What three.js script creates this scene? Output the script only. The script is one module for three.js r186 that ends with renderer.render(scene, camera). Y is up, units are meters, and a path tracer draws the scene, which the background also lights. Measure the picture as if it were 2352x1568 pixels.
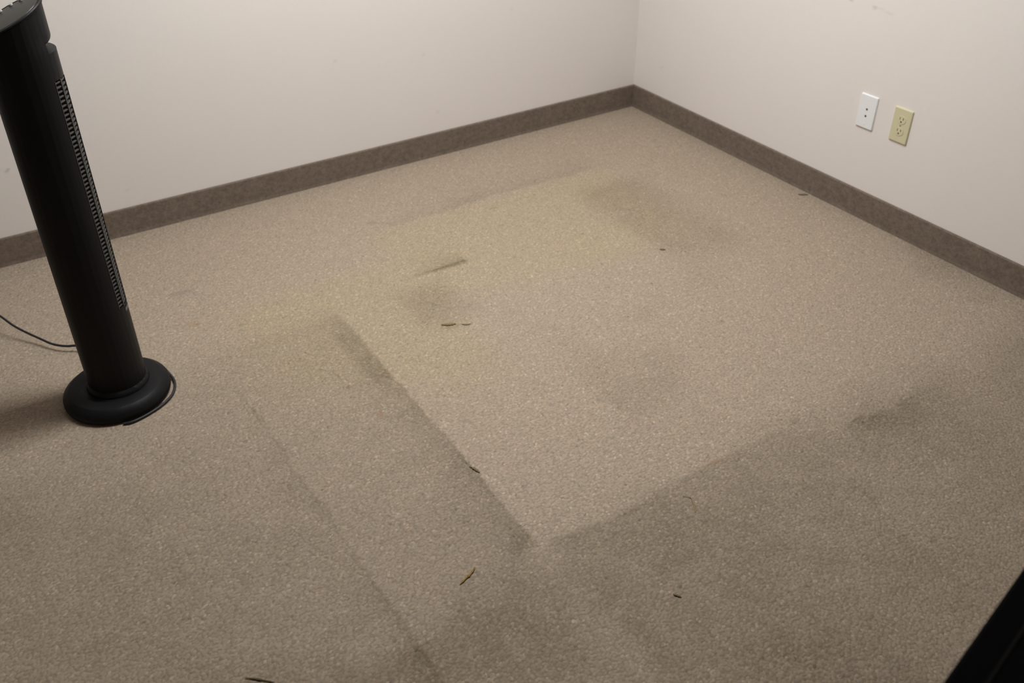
import * as THREE from 'three';
import { RoundedBoxGeometry } from 'three/addons/geometries/RoundedBoxGeometry.js';
import { RectAreaLightUniformsLib } from 'three/addons/lights/RectAreaLightUniformsLib.js';
import { mergeGeometries, mergeVertices, toCreasedNormals } from 'three/addons/utils/BufferGeometryUtils.js';

// ---------------------------------------------------------------- camera, light, exposure
const scene = new THREE.Scene();
scene.background = new THREE.Color(0x000000);
const camera = new THREE.PerspectiveCamera(40.402, 2352 / 1568, 0.05, 30);
camera.position.set(-2.6136, 1.5516, 3.1639);
{
  const yaw = 0.5538, pitch = 0.6124, roll = -0.0111;
  const f = new THREE.Vector3(Math.sin(yaw) * Math.cos(pitch), -Math.sin(pitch), -Math.cos(yaw) * Math.cos(pitch));
  const r0 = new THREE.Vector3(Math.cos(yaw), 0, Math.sin(yaw)), u0 = new THREE.Vector3().crossVectors(r0, f);
  const c = Math.cos(roll), s = Math.sin(roll);
  const r = r0.clone().multiplyScalar(c).addScaledVector(u0, s), u = u0.clone().multiplyScalar(c).addScaledVector(r0, -s);
  camera.quaternion.setFromRotationMatrix(new THREE.Matrix4().makeBasis(r, u, f.clone().negate()));
}
camera.focus = 2.1; camera.userData.fStop = 4.0;
const renderer = new THREE.WebGLRenderer();
renderer.toneMapping = THREE.LinearToneMapping;
renderer.toneMappingExposure = 1.0;
renderer.shadowMap.enabled = true;
RectAreaLightUniformsLib.init();
const CEIL = 2.44;
const LAMP = { x: -1.42, z: 1.08, w: 1.15, d: 0.45, color: new THREE.Color().setRGB(1.0, 0.992, 0.985), power: 32 };
const lampLight = new THREE.RectAreaLight(LAMP.color, LAMP.power, LAMP.w, LAMP.d);
lampLight.name = 'ceiling_lamp_light';
lampLight.position.set(LAMP.x, CEIL - 0.095, LAMP.z); lampLight.rotation.x = -Math.PI / 2;
scene.add(lampLight);

// ---------------------------------------------------------------- helpers
let seed = 20240;
const rnd = () => { seed = (seed * 1664525 + 1013904223) >>> 0; return seed / 4294967296; };
const gauss = () => (rnd() + rnd() + rnd() + rnd() - 2) * 0.85;
function hash(ix, iy, s) { let h = (ix * 374761393 + iy * 668265263 + s * 974711) | 0; h = Math.imul(h ^ (h >>> 13), 1274126177); return ((h ^ (h >>> 16)) >>> 0) / 4294967296; }
function vnoise(x, y, s = 1) {
  const ix = Math.floor(x), iy = Math.floor(y), fx = x - ix, fy = y - iy, u = fx * fx * (3 - 2 * fx), v = fy * fy * (3 - 2 * fy);
  return (hash(ix, iy, s) * (1 - u) + hash(ix + 1, iy, s) * u) * (1 - v) + (hash(ix, iy + 1, s) * (1 - u) + hash(ix + 1, iy + 1, s) * u) * v;
}
const fbm = (x, y, s = 1) => 0.55 * vnoise(x, y, s) + 0.3 * vnoise(x * 2.1 + 7, y * 2.1 + 3, s + 1) + 0.15 * vnoise(x * 4.3 + 1, y * 4.3 + 9, s + 2);
const clamp = (v, a = 0, b = 1) => Math.min(b, Math.max(a, v));
const sstep = (a, b, v) => { const t = clamp((v - a) / (b - a)); return t * t * (3 - 2 * t); };
const toSRGB = (v) => 255 * (v <= 0.0031308 ? 12.92 * v : 1.055 * Math.pow(v, 1 / 2.4) - 0.055);
function dataTexture(data, w, h, color, wrap = THREE.ClampToEdgeWrapping) {
  const t = new THREE.DataTexture(data, w, h, THREE.RGBAFormat);
  t.magFilter = THREE.LinearFilter; t.minFilter = THREE.LinearMipmapLinearFilter; t.generateMipmaps = true;
  t.wrapS = t.wrapT = wrap; if (color) t.colorSpace = THREE.SRGBColorSpace; t.needsUpdate = true; return t;
}
function obj(name, geo, mat, parent = scene) {
  const g = Array.isArray(geo) ? mergeGeometries(geo.map((q) => { const n = q.index ? q.toNonIndexed() : q; for (const k of Object.keys(n.attributes)) if (!['position', 'normal', 'uv'].includes(k)) n.deleteAttribute(k); return n; })) : geo;
  const m = new THREE.Mesh(g, mat); m.name = name; m.castShadow = m.receiveShadow = true; parent.add(m); return m;
}
const struct = (m) => { m.userData.kind = 'structure'; return m; };
const tag = (o, label, category, group) => { o.userData.label = label; o.userData.category = category; if (group) o.userData.group = group; return o; };
function thing(name, label, category, x = 0, y = 0, z = 0, group) { const g = new THREE.Group(); g.name = name; g.position.set(x, y, z); scene.add(g); return tag(g, label, category, group); }
const std = (o) => new THREE.MeshPhysicalMaterial(o);
const lin = (r, g, b) => new THREE.Color().setRGB(r, g, b);
// planar uv taken from two axes in metres
function planarUV(g, ax, ay, ox, oy, sx, sy) {
  const p = g.attributes.position, uv = new Float32Array(p.count * 2), get = (i, a) => (a === 'x' ? p.getX(i) : a === 'y' ? p.getY(i) : p.getZ(i));
  for (let i = 0; i < p.count; i++) { uv[2 * i] = (get(i, ax) - ox) / sx; uv[2 * i + 1] = (get(i, ay) - oy) / sy; }
  g.setAttribute('uv', new THREE.BufferAttribute(uv, 2)); return g;
}
function box(x0, x1, y0, y1, z0, z1) { const g = new THREE.BoxGeometry(x1 - x0, y1 - y0, z1 - z0); g.translate((x0 + x1) / 2, (y0 + y1) / 2, (z0 + z1) / 2); return g; }

// ---------------------------------------------------------------- carpet
// colour of the loop-pile carpet with the dirt worn into it and painted light falloff; x, z in metres on the floor
const RX0 = -6.0, RZ1 = 6.4;                       // the room reaches from x = RX0 to 0 and from z = 0 to RZ1
const CX0 = -3.4, CZ1 = 3.0;                       // the part that has the stains
const CLEAN = [0.350, 0.286, 0.220];
// [x, z, radius along, radius across, turn, strength, r, g, b]  small soiled flecks
const FLECKS = [
  [-1.565, 1.118, 0.030, 0.022, 0.4, 0.35, 0.55, 0.50, 0.32], [-1.483, 0.391, 0.018, 0.012, 0.5, 0.40, 0.6, 0.5, 0.42],
  [-1.107, 0.66, 0.012, 0.008, 0.5, 0.35, 0.6, 0.5, 0.4], [-1.941, 1.225, 0.006, 0.006, 0, 0.6, 0.45, 0.4, 0.35],
  [-2.208, 0.692, 0.022, 0.016, 0.7, 0.4, 0.75, 0.62, 0.36], [-2.073, 0.78, 0.007, 0.006, 0, 0.7, 0.75, 0.55, 0.22],
  [-2.19, 0.49, 0.040, 0.012, 0.1, 0.42, 0.55, 0.55, 0.62], [-1.932, 0.335, 0.014, 0.008, 0.6, 0.4, 0.55, 0.52, 0.6],
  [-2.036, 0.858, 0.006, 0.004, 0, 0.6, 1.5, 1.5, 1.45], [-1.919, 1.377, 0.008, 0.006, 0, 0.5, 1.1, 0.6, 0.5],
  [-0.122, 1.792, 0.007, 0.006, 0, 0.5, 0.5, 0.45, 0.45], [-1.737, 1.536, 0.024, 0.006, 1.3, 0.35, 0.55, 0.5, 0.42],
  [-2.059, 2.023, 0.022, 0.004, -0.2, 0.35, 0.55, 0.5, 0.42], [-1.028, 1.985, 0.020, 0.006, -0.35, 0.5, 0.55, 0.5, 0.42],
  [-0.881, 2.064, 0.028, 0.007, -0.1, 0.6, 0.5, 0.46, 0.38], [-1.31, 1.99, 0.026, 0.008, 0.0, 0.5, 0.7, 0.5, 0.38],
  [-0.97, 1.93, 0.010, 0.006, 0.3, 0.3, 0.55, 0.5, 0.42], [-2.53, 1.44, 0.010, 0.005, 0.5, 0.4, 0.5, 0.45, 0.4],
  [-1.39, 2.21, 0.009, 0.006, 0.3, 0.4, 0.55, 0.48, 0.42], [-2.36, 1.62, 0.012, 0.006, 0.2, 0.35, 0.55, 0.5, 0.45],
];
function soilAndFalloff(x, z) {
  // returns [dirt with painted falloff 0..1, yellowing 0..1]
  const wob = (vnoise(x * 9, z * 9, 5) - 0.5) * 0.02 + (vnoise(x * 40, z * 40, 6) - 0.5) * 0.010;
  const patch = fbm(x * 3.1, z * 3.1, 11), fine = vnoise(x * 22, z * 22, 15);
  let d = 0, y = 0;
  // left of the clean rectangle where a chair mat lay (edge x = -1.813), and beyond the second edge (x = -2.15)
  const e1 = -1.813 - x + wob * 0.5, zin = sstep(0.80, 0.92, z) * sstep(2.45, 2.05, z + 0.5 * (patch - 0.5));
  if (e1 > 0) d += zin * sstep(0, 0.008 + 0.16 * sstep(1.93, 2.06, z), e1) * (0.30 * Math.exp(-e1 / 0.06) * sstep(0.9, 1.5, z) + (0.30 + 0.10 * sstep(1.3, 2.0, z)) * Math.exp(-e1 / 0.60) * (0.55 + 0.9 * patch));
  const xl2 = -2.19 + 0.03 * (z - 1.0), e2 = xl2 - x + wob * 0.6, z2 = sstep(0.98, 1.12, z) * sstep(2.5, 2.3, z);
  if (e2 > 0) d += z2 * sstep(0, 0.01, e2) * (0.10 * sstep(1.1, 1.5, z) * Math.exp(-e2 / 0.25) + (0.34 + 0.30 * fine) * Math.exp(-e2 / 0.014) * (0.35 + 0.65 * vnoise(z * 14, 3, 21)));
  // in front of the mat (edge z = 1.985)
  const e3 = z - 1.985 + wob * 0.8, xin = sstep(-1.84, -1.76, x) * sstep(-0.95, -1.25, x);
  if (e3 > 0) d += xin * sstep(0, 0.02, e3) * (0.20 * Math.exp(-e3 / 0.06) + 0.20 * (0.5 + patch));
  // patch under the chair, near right
  const e4 = z - (2.062 - 0.02 * (x + 0.8)) + wob, x4 = sstep(-1.02, -0.86, x) * sstep(-0.52, -0.68, x);
  if (e4 > 0) d += x4 * sstep(0, 0.03, e4) * (0.36 * Math.exp(-e4 / 0.13)) * (0.6 + 0.7 * patch);
  // walked-on film plus painted light falloff over the front and left of the floor
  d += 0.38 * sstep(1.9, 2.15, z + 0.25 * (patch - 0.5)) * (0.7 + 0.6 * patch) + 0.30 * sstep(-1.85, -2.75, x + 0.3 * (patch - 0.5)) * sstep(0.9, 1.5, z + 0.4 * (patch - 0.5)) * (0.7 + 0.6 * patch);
  // band of dirt behind the yellowed area (edge z = 0.455)
  const e5 = 0.455 - z + wob + 0.06 * (x + 0.9) * (x + 0.9), x5 = sstep(-1.55, -1.30, x) * sstep(-0.42, -0.62, x);
  if (e5 > 0) d += x5 * sstep(0, 0.02, e5) * 0.36 * Math.exp(-e5 / 0.085) * (0.5 + 0.9 * patch);
  // yellowed rectangle where furniture stood
  const yr = sstep(-1.62, -1.40, x + wob * 2) * sstep(-0.38, -0.62, x) * sstep(0.43, 0.50, z + wob) * sstep(1.16, 0.98, z - 0.12 * (x + 0.9));
  y += 0.80 * yr * (0.25 + 1.1 * patch);
  d += 0.34 * sstep(-0.80, -0.68, x + wob) * sstep(-0.36, -0.55, x) * sstep(0.52, 0.66, z) * sstep(1.30, 1.10, z) * (0.6 + 0.7 * patch);
  // second yellow-brown stain running to the left
  const y2 = sstep(-2.25, -2.0, x) * sstep(-1.40, -1.66, x + wob) * sstep(0.55, 0.80, z) * sstep(1.45, 1.10, z - 0.5 * (x + 1.9));
  y += 0.75 * y2 * (0.55 + 0.7 * patch);
  d += 0.30 * sstep(-1.70, -1.60, x) * sstep(-1.40, -1.50, x + wob) * sstep(0.82, 0.92, z) * sstep(1.16, 1.02, z) * (0.5 + patch);
  d += 0.24 * sstep(0.03, 0, Math.abs(e1) - 0.05) * sstep(0.86, 1.0, z) * sstep(1.35, 1.2, z) * (e1 > 0 ? 1 : 0);
  // knife-thin brown crease with the smear behind it (z = 0.80)
  const ez = 0.803 + 0.006 * Math.sin((x + 1.5) * 14) - z, cx = sstep(-1.60, -1.50, x) * sstep(-1.325, -1.335, x);
  if (cx > 0) { d += cx * 0.85 * Math.exp(-(ez * ez) / 0.00010) * sstep(-1.62, -1.36, x); if (ez > 0) d += cx * 0.46 * Math.exp(-ez / 0.055) * sstep(-1.56, -1.38, x) * (0.6 + 0.8 * patch); }
  // faint worn islands inside the mat area
  d += 0.20 * sstep(0.56, 0.75, fbm(x * 2.3 + 4, z * 2.3 + 1, 31)) * sstep(-1.75, -1.5, x) * sstep(1.2, 1.4, z) * sstep(2.0, 1.9, z);
  // ragged end of the walked-on, painted-darker area, left and front of the picture
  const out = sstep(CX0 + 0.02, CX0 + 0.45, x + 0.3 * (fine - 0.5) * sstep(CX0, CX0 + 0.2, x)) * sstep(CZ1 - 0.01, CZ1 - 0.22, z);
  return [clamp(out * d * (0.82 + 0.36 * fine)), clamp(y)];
}
function carpetMaps(x0, z0, sx, sz, w, h, stained) {
  const col = new Float32Array(w * h * 3), top = new Float32Array(w * h), px = w / sx, pz = h / sz, pitch = 0.0063;
  const base = [CLEAN[0] * 0.84, CLEAN[1] * 0.83, CLEAN[2] * 0.81];
  const G = 400, grid = new Float32Array((G + 1) * (G + 1) * 2);
  if (stained) for (let j = 0; j <= G; j++) for (let i = 0; i <= G; i++) { const q = soilAndFalloff(x0 + i / G * sx, z0 + j / G * sz); grid[2 * (j * (G + 1) + i)] = q[0]; grid[2 * (j * (G + 1) + i) + 1] = q[1]; }
  for (let j = 0; j < h; j++) for (let i = 0; i < w; i++) {
    const k = j * w + i, n = 0.9 + 0.2 * rnd(); let d = 0, y = 0;
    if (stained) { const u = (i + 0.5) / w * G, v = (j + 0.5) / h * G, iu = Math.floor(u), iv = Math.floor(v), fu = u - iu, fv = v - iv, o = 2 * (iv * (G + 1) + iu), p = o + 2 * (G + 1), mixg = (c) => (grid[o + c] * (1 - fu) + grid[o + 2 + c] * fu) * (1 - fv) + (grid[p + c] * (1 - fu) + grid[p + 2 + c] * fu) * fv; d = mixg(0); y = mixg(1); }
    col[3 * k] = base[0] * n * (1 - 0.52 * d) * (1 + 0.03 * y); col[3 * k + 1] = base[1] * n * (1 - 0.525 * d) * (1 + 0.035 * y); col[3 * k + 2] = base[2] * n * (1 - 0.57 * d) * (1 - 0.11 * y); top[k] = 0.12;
  }
  const nx = Math.round(sx / pitch), nz = Math.round(sz / pitch);
  for (let a = 0; a < nx; a++) for (let b = 0; b < nz; b++) {
    const cx = (a + 0.5 + 0.55 * (rnd() - 0.5) * 2) * sx / nx, cz = (b + 0.5 + 0.55 * (rnd() - 0.5) * 2) * sz / nz;
    const tone = 1 + 0.11 * gauss() + (rnd() < 0.12 ? 0.30 * rnd() : 0) - (rnd() < 0.08 ? 0.26 * rnd() : 0), warm = 0.03 * gauss();
    const ra = (0.0038 + 0.0018 * rnd()), rb = (0.0028 + 0.001 * rnd()), th = -0.6 + 0.9 * gauss(), c = Math.cos(th), s = Math.sin(th), hgt = 0.7 + 0.3 * rnd();
    let r = CLEAN[0] * tone * (1 + warm), g = CLEAN[1] * tone, bl = CLEAN[2] * tone * (1 - warm);
    if (stained) {
      const X = x0 + cx, Z = z0 + cz, [d0, y0] = soilAndFalloff(X, Z), d = clamp(d0 * (1 + 0.30 * gauss())), y = clamp(y0 * (1 + 0.3 * gauss()));
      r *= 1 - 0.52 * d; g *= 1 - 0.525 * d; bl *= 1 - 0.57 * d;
      r *= 1 + 0.03 * y; g *= 1 + 0.035 * y; bl *= 1 - 0.11 * y;
      for (const f of FLECKS) {
        const dx = X - f[0], dz = Z - f[1]; if (Math.abs(dx) > 0.06 || Math.abs(dz) > 0.06) continue;
        const ct = Math.cos(f[4]), st = Math.sin(f[4]), u = (dx * ct + dz * st) / f[2], v = (-dx * st + dz * ct) / f[3], k = f[5] * sstep(1.3, 0.6, Math.hypot(u, v) + 0.3 * (rnd() - 0.5));
        r *= 1 + k * (f[6] - 1); g *= 1 + k * (f[7] - 1); bl *= 1 + k * (f[8] - 1);
      }
    }
    const R = Math.max(ra, rb), i0 = Math.floor((cx - R) * px), i1 = Math.ceil((cx + R) * px), j0 = Math.floor((cz - R) * pz), j1 = Math.ceil((cz + R) * pz);
    for (let i = i0; i <= i1; i++) for (let j = j0; j <= j1; j++) {
      const dx = (i + 0.5) / px - cx, dz = (j + 0.5) / pz - cz, u = (dx * c + dz * s) / ra, v = (-dx * s + dz * c) / rb, q = u * u + v * v;
      if (q > 1) continue;
      const hh = hgt * Math.sqrt(1 - q * 0.9), k = ((j + h) % h) * w + ((i + w) % w);
      if (hh > top[k]) { const m = 0.55 + 0.45 * Math.min(1, (1 - q) * 2.2); top[k] = hh; col[3 * k] = col[3 * k] * (1 - m) + r * m; col[3 * k + 1] = col[3 * k + 1] * (1 - m) + g * m; col[3 * k + 2] = col[3 * k + 2] * (1 - m) + bl * m; }
    }
  }
  const cd = new Uint8Array(w * h * 4), bd = new Uint8Array(w * h * 4);
  for (let i = 0; i < w * h; i++) {
    for (let k = 0; k < 3; k++) cd[4 * i + k] = clamp(Math.round(toSRGB(col[3 * i + k])), 0, 255);
    bd[4 * i] = bd[4 * i + 1] = bd[4 * i + 2] = Math.round(255 * Math.min(1, top[i])); cd[4 * i + 3] = bd[4 * i + 3] = 255;
  }
  return [cd, bd];
}
function carpetMaterial(x0, z0, sx, sz, w, h, stained) {
  const [c, b] = carpetMaps(x0, z0, sx, sz, w, h, stained), wrap = stained ? THREE.ClampToEdgeWrapping : THREE.RepeatWrapping;
  return std({ map: dataTexture(c, w, h, true, wrap), bumpMap: dataTexture(b, w, h, false, wrap), bumpScale: 0.0012, roughness: 0.95, specularIntensity: 0.25 });
}
const FT = 0.06;
{
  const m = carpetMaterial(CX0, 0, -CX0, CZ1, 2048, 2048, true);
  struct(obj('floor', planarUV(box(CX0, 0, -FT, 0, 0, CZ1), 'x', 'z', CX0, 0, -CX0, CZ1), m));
  const p = carpetMaterial(0, 0, 1, 1, 640, 640, false);
  struct(obj('floor_001', [planarUV(box(RX0, CX0, -FT, 0, 0, RZ1), 'x', 'z', 0, 0, 1, 1), planarUV(box(CX0, 0, -FT, 0, CZ1, RZ1), 'x', 'z', 0, 0, 1, 1)], p));
}

// ---------------------------------------------------------------- walls and ceiling
const WALL = [0.80, 0.76, 0.725];
// smudges and scuffs on the paint: [u, y, half length, half width, turn, strength] in metres along the wall and up
function wallMap(len, high, marks, s) {
  const w = 1024, h = Math.round(1024 * high / len), d = new Uint8Array(w * h * 4);
  for (let j = 0; j < h; j++) for (let i = 0; i < w; i++) {
    const u = (i + 0.5) / w * len, y = (j + 0.5) / h * high, k = 4 * (j * w + i);
    let n = 1 + 0.018 * (fbm(u * 6, y * 6, s) - 0.5) + 0.012 * (hash(i, j, s) - 0.5), t = 0;
    for (const m of marks) {
      const dx = u - m[0], dy = y - m[1]; if (Math.abs(dx) > 0.1 || Math.abs(dy) > 0.1) continue;
      const c = Math.cos(m[4]), q = Math.sin(m[4]), a = (dx * c + dy * q) / m[2], b = (-dx * q + dy * c) / m[3];
      t = Math.max(t, m[5] * sstep(1.4, 0.3, Math.hypot(a, b)));
    }
    n *= 1 - t;
    for (let c = 0; c < 3; c++) d[k + c] = clamp(Math.round(toSRGB(WALL[c] * n)), 0, 255);
    d[k + 3] = 255;
  }
  return dataTexture(d, w, h, true);
}
const stipple = (() => {
  const n = 512, d = new Uint8Array(n * n * 4);
  for (let j = 0; j < n; j++) for (let i = 0; i < n; i++) {
    const f = (p, s) => { const q = n / p, x = i / p, y = j / p, ix = Math.floor(x), iy = Math.floor(y), fx = x - ix, fy = y - iy, u = fx * fx * (3 - 2 * fx), v = fy * fy * (3 - 2 * fy), hh = (a, b) => hash(((a % q) + q) % q, ((b % q) + q) % q, s); return (hh(ix, iy) * (1 - u) + hh(ix + 1, iy) * u) * (1 - v) + (hh(ix, iy + 1) * (1 - u) + hh(ix + 1, iy + 1) * u) * v; };
    const v = 0.6 * f(8, 41) + 0.4 * f(4, 43), k = 4 * (j * n + i); d[k] = d[k + 1] = d[k + 2] = 255 * v; d[k + 3] = 255;
  }
  return dataTexture(d, n, n, false, THREE.RepeatWrapping);
})();
function wallMaterial(len, high, marks, s) {
  const b = stipple.clone(); b.repeat.set(len / 0.3, high / 0.3); b.needsUpdate = true;
  return std({ map: wallMap(len, high, marks, s), bumpMap: b, bumpScale: 0.0001, roughness: 0.75, specularIntensity: 0.3 });
}
const T = 0.12;
{
  const L = -RX0, W = RZ1;
  const back = [[L - 1.395, 0.459, 0.008, 0.006, 0.3, 0.10], [L - 1.039, 0.418, 0.008, 0.006, 0.8, 0.08], [L - 0.993, 0.181, 0.009, 0.005, 0.3, 0.10], [L - 0.642, 0.527, 0.007, 0.005, 0, 0.09], [L - 2.534, 0.317, 0.010, 0.004, 0.5, 0.30], [L - 2.2, 0.16, 0.012, 0.005, 0.2, 0.07]];
  const right = [[0.179, 0.224, 0.012, 0.005, 0.8, 0.09], [1.185, 0.702, 0.012, 0.005, 0.1, 0.22], [1.228, 0.700, 0.036, 0.003, -0.12, 0.11], [1.087, 0.705, 0.010, 0.004, 0, 0.2], [1.17, 0.39, 0.006, 0.005, 0, 0.06]];
  struct(obj('wall_back', planarUV(box(RX0 - T, T, -FT, CEIL + 0.1, -T, 0), 'x', 'y', RX0, 0, L, CEIL), wallMaterial(L, CEIL, back, 3)));
  struct(obj('wall_right', planarUV(box(0, T, -FT, CEIL + 0.1, 0, RZ1), 'z', 'y', 0, 0, W, CEIL), wallMaterial(W, CEIL, right, 4)));
  const plain = wallMaterial(W, CEIL, [], 6);
  struct(obj('wall_left', planarUV(box(RX0 - T, RX0, -FT, CEIL + 0.1, 0, RZ1), 'z', 'y', 0, 0, W, CEIL), plain));
  struct(obj('wall_front', planarUV(box(RX0 - T, T, -FT, CEIL + 0.1, RZ1, RZ1 + T), 'x', 'y', RX0, 0, W, CEIL), plain));
  struct(obj('ceiling', planarUV(box(RX0, 0, CEIL, CEIL + 0.1, 0, RZ1), 'x', 'z', RX0, 0, 3, 3), std({ color: lin(0.72, 0.70, 0.66), bumpMap: stipple, bumpScale: 0.0005, roughness: 0.9 })));
}
// ceiling fitting that lights the room (above the frame)
{
  const g = thing('ceiling_light', 'white rectangular ceiling light with a glowing diffuser above the room', 'ceiling light', LAMP.x, CEIL, LAMP.z);
  const white = std({ color: lin(0.78, 0.78, 0.76), roughness: 0.4 });
  const w = LAMP.w / 2 + 0.03, d = LAMP.d / 2 + 0.03;
  obj('housing', [box(-w, w, -0.02, 0, -d, d), box(-w, -w + 0.02, -0.085, -0.02, -d, d), box(w - 0.02, w, -0.085, -0.02, -d, d), box(-w + 0.02, w - 0.02, -0.085, -0.02, -d, -d + 0.02), box(-w + 0.02, w - 0.02, -0.085, -0.02, d - 0.02, d)], white, g);
  obj('diffuser', box(-w + 0.022, w - 0.022, -0.086, -0.074, -d + 0.022, d - 0.022), std({ color: lin(0.9, 0.9, 0.88), emissive: LAMP.color, emissiveIntensity: 1.2, roughness: 0.6 }), g);
}
// carpet-covered cove base along the walls
const baseMat = (() => {
  const w = 1024, h = 64, d = new Uint8Array(w * h * 4);
  for (let j = 0; j < h; j++) for (let i = 0; i < w; i++) {
    const n = 1 + 0.30 * (vnoise(i / 3, j / 3, 51) - 0.5) + 0.22 * (vnoise(i / 9, j / 7, 52) - 0.5) + 0.16 * (hash(i, j, 53) - 0.5), t = 0.04 * (vnoise(i / 4, j / 4, 54) - 0.5), k = 4 * (j * w + i);
    const c = [0.185 * n * (1 + t), 0.148 * n, 0.118 * n * (1 - t)];
    for (let q = 0; q < 3; q++) d[k + q] = clamp(Math.round(toSRGB(c[q])), 0, 255); d[k + 3] = 255;
  }
  const m = dataTexture(d, w, h, true, THREE.RepeatWrapping), b = dataTexture(d, w, h, false, THREE.RepeatWrapping);
  return std({ map: m, bumpMap: b, bumpScale: 0.002, roughness: 0.95, specularIntensity: 0.2 });
})();
const BH = 0.0985, BT = 0.007;
function baseboard(name, len, place) {
  // profile: slightly rounded top, small toe at the carpet
  const s = new THREE.Shape([[0, 0], [BT + 0.002, 0], [BT, 0.012], [BT, BH - 0.004], [BT - 0.0015, BH - 0.001], [BT - 0.004, BH], [0, BH]].map(([x, y]) => new THREE.Vector2(x, y)));
  const g = new THREE.ExtrudeGeometry(s, { depth: len, bevelEnabled: false });
  const p = g.attributes.position, uv = new Float32Array(p.count * 2);
  for (let i = 0; i < p.count; i++) { uv[2 * i] = p.getZ(i) / 1.6; uv[2 * i + 1] = (p.getY(i) + p.getX(i)) / 0.1; }
  g.setAttribute('uv', new THREE.BufferAttribute(uv, 2)); place(g); struct(obj(name, g, baseMat));
}
baseboard('baseboard_right', RZ1, (g) => { g.scale(-1, 1, 1); const ix = g.index; const p = g.attributes.position.array; for (let i = 0; i < p.length; i += 9) for (let k = 0; k < 3; k++) { const t = p[i + 3 + k]; p[i + 3 + k] = p[i + 6 + k]; p[i + 6 + k] = t; } const u = g.attributes.uv.array; for (let i = 0; i < u.length; i += 6) for (let k = 0; k < 2; k++) { const t = u[i + 2 + k]; u[i + 2 + k] = u[i + 4 + k]; u[i + 4 + k] = t; } g.computeVertexNormals(); });
baseboard('baseboard_back', -RX0 - BT, (g) => { g.rotateY(-Math.PI / 2); g.translate(-BT, 0, 0); });
baseboard('baseboard_left', RZ1 - BT, (g) => g.translate(RX0, 0, BT));

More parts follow.
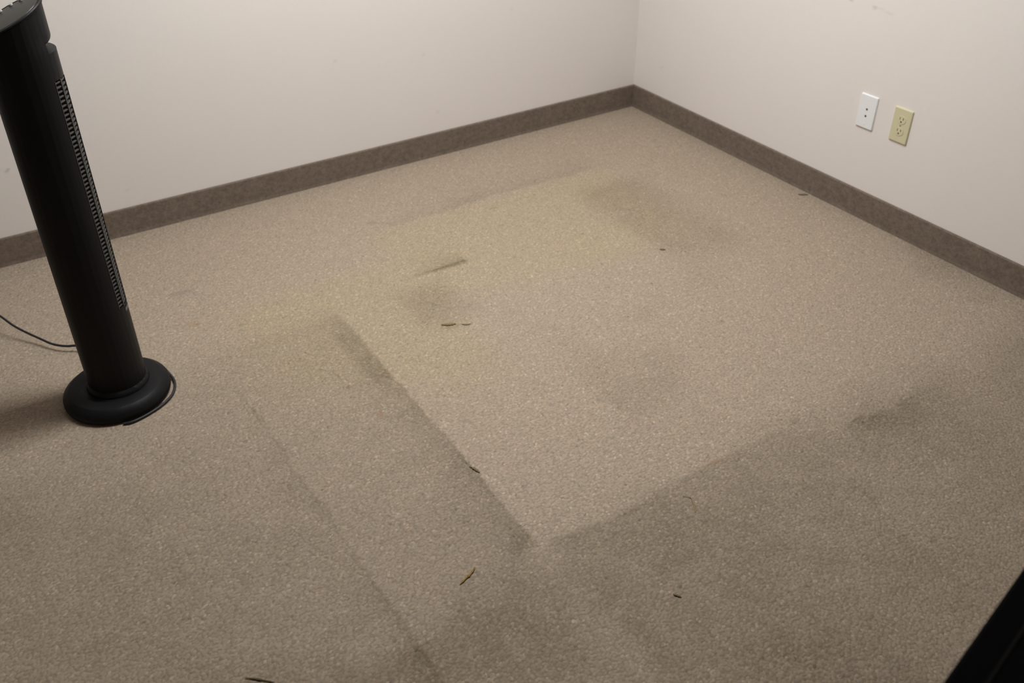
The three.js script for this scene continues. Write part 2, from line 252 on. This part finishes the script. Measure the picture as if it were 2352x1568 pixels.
// ---------------------------------------------------------------- tower fan
{
  const F = thing('tower_fan', 'tall black tower fan standing on a round base near the back wall', 'fan', -2.478, 0, 0.918);
  const plastic = std({ color: lin(0.0062, 0.0066, 0.0076), roughness: 0.5, specularIntensity: 0.42 });
  const basePlastic = std({ color: lin(0.0075, 0.0076, 0.0086), roughness: 0.5, specularIntensity: 0.28 });
  const inner = std({ color: lin(0.004, 0.004, 0.004), roughness: 0.8, specularIntensity: 0.3 });
  const ribMat = std({ color: lin(0.060, 0.059, 0.055), roughness: 0.55, specularIntensity: 0.6 });
  const D = Math.PI / 180, RB = 0.0737;
  const lean = new THREE.Matrix4().makeRotationZ(-0.012).premultiply(new THREE.Matrix4().makeTranslation(0.008, 0, 0));
  const up = (g) => g.applyMatrix4(lean);
  // base
  const prof = [[0, 0.003], [0.126, 0.003], [0.135, 0.005], [0.137, 0.012], [0.1365, 0.022], [0.134, 0.028], [0.120, 0.0395], [0.117, 0.041], [0.088, 0.043], [0.084, 0.041], [0.0, 0.041]].map(([x, y]) => new THREE.Vector2(x, y));
  const base = obj('base', toCreasedNormals(new THREE.LatheGeometry(prof, 96), 0.5), basePlastic, F);
  // low rubber ring that the base stands on
  obj('rubber_foot', new THREE.CylinderGeometry(0.126, 0.126, 0.004, 64).translate(0, 0.002, 0), inner, base);
  // collar
  obj('collar', up(toCreasedNormals(new THREE.LatheGeometry([[0.070, 0.036], [0.0805, 0.036], [0.080, 0.044], [0.0775, 0.052], [0.0750, 0.056], [0.070, 0.060]].map(([x, y]) => new THREE.Vector2(x, y)), 96), 0.6)), plastic, F);
  // column: a shell with the rear grille opening and the hand hold cut in
  const phis = []; for (let i = 0; i <= 120; i++) phis.push(-180 + i * 3);
  const cuts = [-52, 52, -85, 46];
  for (const c of cuts) phis.push(c - 0.15, c + 0.15);
  phis.sort((a, b) => a - b);
  const GB = 0.285, GT = 0.868, NB = 0.927, NT = 0.940;
  const hs = [0.04]; for (let y = 0.08; y < 0.99; y += 0.02) hs.push(y);
  for (const c of [GB, GT, NB, NT]) hs.push(c - 0.0006, c + 0.0006);
  hs.push(NT + 0.0015, NT + 0.004, NT + 0.008, NT + 0.012, NT + 0.0155, NT + 0.018, NT + 0.022, 0.9899); hs.sort((a, b) => a - b);
  const topAt = (x) => 1.0 + x * 0.45;
  const rad = (phi, y) => {
    const a = Math.abs(phi);
    if (a < 52 && y > GB && y < GT) return RB - 0.011;
    const hold = phi < 46 && phi > -85;            // hand hold at the back, hollowed under a curved lip
    if (hold && y > NB && y < NT) return RB - 0.020;
    if (hold && y >= NT) { const t = clamp((y - NT) / 0.018); return RB - 0.004 - 0.016 * (1 - Math.sqrt(1 - (1 - t) * (1 - t))) * (t < 1 ? 1 : 0); }
    if (!hold) return RB - 0.004 * sstep(100, 46, a) * sstep(0.92, 0.965, y);
    return RB;
  };
  const pos = [], idx = [], n = phis.length;
  hs.forEach((y, j) => { for (const ph of phis) { const r = rad(ph, y), x = r * Math.cos(ph * D), z = r * Math.sin(ph * D); pos.push(x, j === hs.length - 1 ? topAt(x) - 0.004 : Math.min(y, topAt(x) - 0.0045), z); } });
  for (let j = 0; j + 1 < hs.length; j++) for (let i = 0; i + 1 < n; i++) { const a = j * n + i, b = a + 1, c = a + n, d = c + 1; idx.push(a, c, b, b, c, d); }
  let cg = new THREE.BufferGeometry(); cg.setAttribute('position', new THREE.Float32BufferAttribute(pos, 3)); cg.setIndex(idx);
  cg = toCreasedNormals(mergeVertices(cg, 1e-5), 0.6);
  obj('column', up(cg), plastic, F);
  // rear grille: ribs and upright bars
  const grille = obj('rear_grille', up((() => {
    const gs = [];
    for (const a of [-51.2, -35, -12, 12, 35, 51.2]) { const w = Math.abs(a) > 50 ? 0.0016 : 0.0042; const g = new THREE.BoxGeometry(0.006, GT - GB, w); g.translate(RB - 0.0022, (GT + GB) / 2, 0); g.rotateY(-a * D); gs.push(g); }
    return mergeGeometries(gs);
  })()), ribMat, F);
  const ribG = (() => {
    const s = []; const r0 = RB - 0.010, r1 = RB - 0.0006, hh = 0.0018, p = [], ix = [], N = 20;
    for (let i = 0; i <= N; i++) { const a = (-52 + 104 * i / N) * D; for (const [r, y] of [[r0, -hh], [r1 - 0.0006, -hh], [r1, 0], [r1 - 0.0006, hh], [r0, hh]]) p.push(r * Math.cos(a), y, r * Math.sin(a)); }
    for (let i = 0; i < N; i++) for (let k = 0; k < 4; k++) { const a = i * 5 + k, b = a + 1, c = a + 5, d = c + 1; ix.push(a, b, c, b, d, c); }
    const g = new THREE.BufferGeometry(); g.setAttribute('position', new THREE.Float32BufferAttribute(p, 3)); g.setIndex(ix); return toCreasedNormals(g, 0.5);
  })();
  const NR = 56, q = new THREE.Quaternion().setFromAxisAngle(new THREE.Vector3(0, 0, 1), -0.012);
  for (let i = 0; i < NR; i++) { const m = obj('rib', ribG, ribMat, grille); m.position.set(0, GB + (GT - GB) * (i + 0.5) / NR, 0).applyMatrix4(lean); m.quaternion.copy(q); }
  // lower name plate, a small raised badge under the grille
  { const s = new THREE.CylinderGeometry(RB + 0.0008, RB + 0.0008, 0.010, 12, 1, true, (90 - 34) * D, 26 * D); s.translate(0, GB - 0.014, 0); obj('badge', up(s), std({ color: lin(0.11, 0.11, 0.115), roughness: 0.5 }), F); }
  // slanted top with the control panel
  const slant = (r, dy, y2) => { const N = 96, p = [], ix = []; const ring = (rr, o) => { for (let i = 0; i < N; i++) { const a = i / N * Math.PI * 2, x = rr * Math.cos(a); p.push(x, topAt(x) + o, rr * Math.sin(a)); } }; y2.forEach(([rr, o]) => ring(rr, o)); p.push(0, topAt(0) + y2[y2.length - 1][1], 0); const R = y2.length; for (let j = 0; j + 1 < R; j++) for (let i = 0; i < N; i++) { const a = j * N + i, b = j * N + (i + 1) % N, c = a + N, d = b + N; ix.push(a, c, b, b, c, d); } for (let i = 0; i < N; i++) ix.push((R - 1) * N + i, R * N, (R - 1) * N + (i + 1) % N); const g = new THREE.BufferGeometry(); g.setAttribute('position', new THREE.Float32BufferAttribute(p, 3)); g.setIndex(ix); return toCreasedNormals(g, 0.5); };
  const capR = RB - 0.002;
  obj('top_cap', up(slant(0, 0, [[capR, -0.006], [capR, -0.001], [capR - 0.002, 0.0015], [capR - 0.006, 0.002], [capR - 0.007, 0.0005], [capR - 0.009, 0.0005]])), plastic, F);
  const panel = obj('control_panel', up(slant(0, 0, [[capR - 0.009, 0.0004], [capR - 0.010, 0.0018], [capR - 0.014, 0.0022]])), std({ color: lin(0.022, 0.023, 0.020), roughness: 0.4, specularIntensity: 0.6 }), F);
  const btn = std({ color: lin(0.42, 0.43, 0.40), roughness: 0.35 });
  for (const a of [-150, -125, -100, -76, -52]) { const g = new THREE.CylinderGeometry(0.0048, 0.0052, 0.004, 20); const x = 0.057 * Math.cos(a * D), z = 0.057 * Math.sin(a * D); g.rotateZ(Math.atan(0.45)); g.translate(x, topAt(x) + 0.0035, z); obj('button', up(g), btn, panel); }
  // cord: to the left behind the fan, and a slack loop round the front of the base
  const cordMat = std({ color: lin(0.020, 0.020, 0.022), roughness: 0.45, specularIntensity: 0.7 });
  const tube = (pts, r) => new THREE.TubeGeometry(new THREE.CatmullRomCurve3(pts.map(([x, y, z]) => new THREE.Vector3(x + 2.48, y, z - 0.918))), 160, r, 10);
  obj('power_cord', tube([[-2.47, 0.018, 0.80], [-2.49, 0.020, 0.72], [-2.515, 0.021, 0.665], [-2.533, 0.020, 0.647], [-2.558, 0.018, 0.631], [-2.588, 0.018, 0.600], [-2.615, 0.022, 0.556], [-2.642, 0.030, 0.516], [-2.668, 0.042, 0.478], [-2.692, 0.060, 0.436], [-2.73, 0.075, 0.36], [-2.80, 0.06, 0.25], [-2.92, 0.02, 0.18], [-3.1, 0.005, 0.14], [-3.6, 0.005, 0.12], [-4.3, 0.005, 0.15]], 0.0034), cordMat, F);
  obj('cord_loop', tube([[-2.352, 0.020, 0.874], [-2.343, 0.012, 0.908], [-2.338, 0.006, 0.946], [-2.347, 0.005, 0.982], [-2.366, 0.005, 1.012], [-2.393, 0.005, 1.034], [-2.425, 0.005, 1.050], [-2.455, 0.005, 1.060], [-2.482, 0.005, 1.064], [-2.50, 0.004, 1.058]], 0.0036), cordMat, F);
}

// ---------------------------------------------------------------- wall plates
const hole = (x, y, w, h) => { const p = new THREE.Path(); p.moveTo(x - w / 2, y - h / 2); p.lineTo(x - w / 2, y + h / 2); p.lineTo(x + w / 2, y + h / 2); p.lineTo(x + w / 2, y - h / 2); p.closePath(); return p; };
const round = (x, y, r) => { const p = new THREE.Path(); p.absarc(x, y, r, 0, Math.PI * 2, true); return p; };
const dark = std({ color: lin(0.03, 0.03, 0.028), roughness: 0.8 });
const metal = std({ color: lin(0.35, 0.34, 0.31), roughness: 0.4, metalness: 0.8 });
function plate(name, label, z, y, mat, build) {
  const g = thing(name, label, 'wall plate', 0, y, z); g.rotation.y = -Math.PI / 2;   // local +z looks into the room
  build(g, mat); return g;
}
// cover with sloping edges: two rounded outlines joined by a chamfer
function cover(w, h, t) {
  const c = [], ring = (a, b, z, r) => { const o = []; for (const [sx, sy, q] of [[1, 1, 0], [-1, 1, 1], [-1, -1, 2], [1, -1, 3]]) for (let k = 0; k <= 4; k++) { const an = (q + k / 4) * Math.PI / 2; o.push([sx * (a / 2 - r) + r * Math.cos(an), sy * (b / 2 - r) + r * Math.sin(an), z]); } return o; };
  const rings = [ring(w, h, 0, 0.003), ring(w, h, t * 0.45, 0.003), ring(w - 0.003, h - 0.003, t * 0.85, 0.003), ring(w - 0.006, h - 0.006, t, 0.003)], n = 20, p = [], ix = [];
  for (const r of rings) for (const v of r) p.push(...v);
  p.push(0, 0, t);
  for (let j = 0; j < 3; j++) for (let i = 0; i < n; i++) { const a = j * n + i, b = j * n + (i + 1) % n; ix.push(a, b, a + n, b, b + n, a + n); }
  for (let i = 0; i < n; i++) ix.push(3 * n + i, 3 * n + (i + 1) % n, 4 * n);
  const g = new THREE.BufferGeometry(); g.setAttribute('position', new THREE.Float32BufferAttribute(p, 3)); g.setIndex(ix); return toCreasedNormals(g, 0.3);
}
const PT = 0.0058, disc = (r, z0, z1, y, seg = 20) => new THREE.CylinderGeometry(r, r, z1 - z0, seg).rotateX(Math.PI / 2).translate(0, y, (z0 + z1) / 2);
plate('jack_plate', 'white wall plate with two small round jacks, beside the cream outlet', 1.242, 0.372, std({ color: lin(0.85, 0.87, 0.88), roughness: 0.35 }), (g, m) => {
  obj('cover', cover(0.0705, 0.1145, PT), m, g);
  for (const y of [0.009, -0.0145]) { const j = obj('jack', disc(0.0038, 0.004, PT + 0.0004, y), std({ color: lin(0.09, 0.09, 0.085), roughness: 0.7 }), g); obj('pin', disc(0.0012, PT, PT + 0.0007, y, 10), dark, j); }
  for (const y of [0.042, -0.042]) obj('screw', disc(0.0026, 0.004, PT + 0.0006, y, 14), m, g);
});
plate('power_outlet', 'cream duplex power outlet on the right wall beside the white jack plate', 1.382, 0.370, std({ color: lin(0.66, 0.62, 0.41), roughness: 0.4 }), (g, m) => {
  obj('cover', cover(0.0705, 0.1145, PT), m, g);
  const slotMat = std({ color: lin(0.13, 0.105, 0.06), roughness: 0.8 });
  for (const y of [0.0195, -0.0195]) {
    const f = new THREE.Shape(); f.absellipse(0, 0, 0.0166, 0.0139, 0, Math.PI * 2, false);
    f.holes.push(hole(-0.0064, 0.004, 0.0026, 0.0085), hole(0.0064, 0.004, 0.0030, 0.0078), round(0, -0.0068, 0.0032));
    const r = obj('receptacle', new THREE.ExtrudeGeometry(f, { depth: 0.0012, bevelEnabled: false, curveSegments: 24 }).translate(0, y, PT), m, g);
    obj('slot_backing', box(-0.0105, 0.0105, y - 0.0115, y + 0.0095, PT - 0.001, PT + 0.0003), slotMat, r);
  }
  obj('screw', disc(0.0026, 0.004, PT + 0.0006, 0, 14), metal, g);
});

// ---------------------------------------------------------------- black desk beside the camera
{
  const ang = Math.atan2(0.047, 0.204), g = thing('desk', 'black desk whose edge cuts across the lower right corner', 'desk', -2.12, 0, 2.95); g.rotation.y = ang;
  const blk = std({ color: lin(0.0022, 0.0018, 0.002), roughness: 0.85, specularIntensity: 0.05 });
  const Lx = 1.45, Lz = 0.7;
  const top = new RoundedBoxGeometry(Lx, 0.032, Lz, 3, 0.006); top.translate(Lx / 2, 0.724, Lz / 2); const t = obj('desktop', top, blk, g);
  obj('edge_strip', [box(0.03, Lx - 0.03, 0.7395, 0.7412, 0.030, 0.034)], std({ color: lin(0.005, 0.005, 0.004), roughness: 0.7, specularIntensity: 0.08 }), t);
  obj('side_panel', box(0.03, 0.055, 0, 0.708, 0.03, Lz - 0.03), blk, g); obj('side_panel', box(Lx - 0.055, Lx - 0.03, 0, 0.708, 0.03, Lz - 0.03), blk, g);
  obj('back_panel', box(0.055, Lx - 0.055, 0.25, 0.708, 0.06, 0.078), blk, g);
}

// ---------------------------------------------------------------- litter on the carpet
{
  const bits = (name, label, category, pts, r, flat, color) => {
    const c = new THREE.CatmullRomCurve3(pts.map(([x, y, z]) => new THREE.Vector3(x, y, z))), g = new THREE.TubeGeometry(c, 24, r, 8), p = g.attributes.position, o = c.getPointAt(0.5);
    for (let i = 0; i <= 24; i++) { const t = i / 24, k = (0.15 + 0.85 * Math.pow(Math.sin(Math.PI * (0.03 + 0.94 * t)), 0.6)) * (0.65 + 0.7 * hash(i >> 1, pts.length + Math.round(r * 1e4), 77)), m = c.getPointAt(t); for (let j = 0; j <= 8; j++) { const n = i * 9 + j; p.setXYZ(n, m.x + (p.getX(n) - m.x) * k, m.y + (p.getY(n) - m.y) * k * flat, m.z + (p.getZ(n) - m.z) * k); } }
    g.translate(-o.x, 0, -o.z); g.computeVertexNormals();
    const e = obj(name, g, std({ color: lin(...color), roughness: 0.8, specularIntensity: 0.3 })); e.position.set(o.x, 0, o.z); tag(e, label, category); return e;
  };
  const h = 0.0022;
  bits('straw', 'short golden brown straw lying on the carpet in the foreground', 'straw', [[-2.022, h, 1.986], [-2.004, h, 1.979], [-1.985, h, 1.972], [-1.972, h + 0.001, 1.963]], 0.0030, 0.6, [0.24, 0.15, 0.045]);
  bits('fibre', 'thin curved tan fibre on the carpet right of the foreground straw', 'fibre', [[-1.452, h, 2.038], [-1.440, h, 2.052], [-1.444, h, 2.066], [-1.452, h, 2.080], [-1.462, h, 2.094]], 0.0013, 0.8, [0.30, 0.22, 0.10]);
  bits('twig', 'dark brown sliver on the carpet at the bottom edge of the picture', 'twig', [[-2.482, h, 1.962], [-2.466, h, 1.975], [-2.450, h, 1.990], [-2.438, h, 2.002]], 0.0022, 0.6, [0.11, 0.085, 0.045]);
  bits('crumb', 'dark olive brown crumb, larger of two lying side by side', 'crumb', [[-1.584, h, 1.098], [-1.566, h, 1.109], [-1.545, h, 1.117]], 0.0060, 0.25, [0.21, 0.165, 0.075]);
  bits('crumb_001', 'pale brown smaller crumb right of the dark olive one', 'crumb', [[-1.531, h, 1.129], [-1.519, h, 1.137], [-1.507, h, 1.141]], 0.0042, 0.25, [0.30, 0.24, 0.135]);
  bits('crumb_002', 'dark brown elongated crumb on the edge of the lighter carpet rectangle', 'crumb', [[-1.822, h, 1.680], [-1.816, h, 1.694], [-1.812, h, 1.712]], 0.0036, 0.4, [0.18, 0.135, 0.08]);
  bits('crumb_003', 'dark crumb lying against the brown baseboard of the right wall', 'crumb', [[-0.050, h, 1.058], [-0.036, h, 1.068], [-0.020, h, 1.080]], 0.0050, 0.4, [0.17, 0.135, 0.09]);
  bits('crumb_004', 'tiny brown crumb on the carpet beside the yellow stain', 'crumb', [[-0.746, h, 1.098], [-0.739, h, 1.104], [-0.731, h, 1.110]], 0.0040, 0.4, [0.22, 0.16, 0.10]);
  bits('crumb_005', 'tiny dark crumb on the carpet in the lower right foreground', 'crumb', [[-1.658, h, 2.248], [-1.653, h, 2.255], [-1.649, h, 2.263]], 0.0028, 0.5, [0.16, 0.13, 0.08]);
}
scene.traverse((o) => { if (o.isMesh) { o.castShadow = true; o.receiveShadow = true; } });
renderer.render(scene, camera);
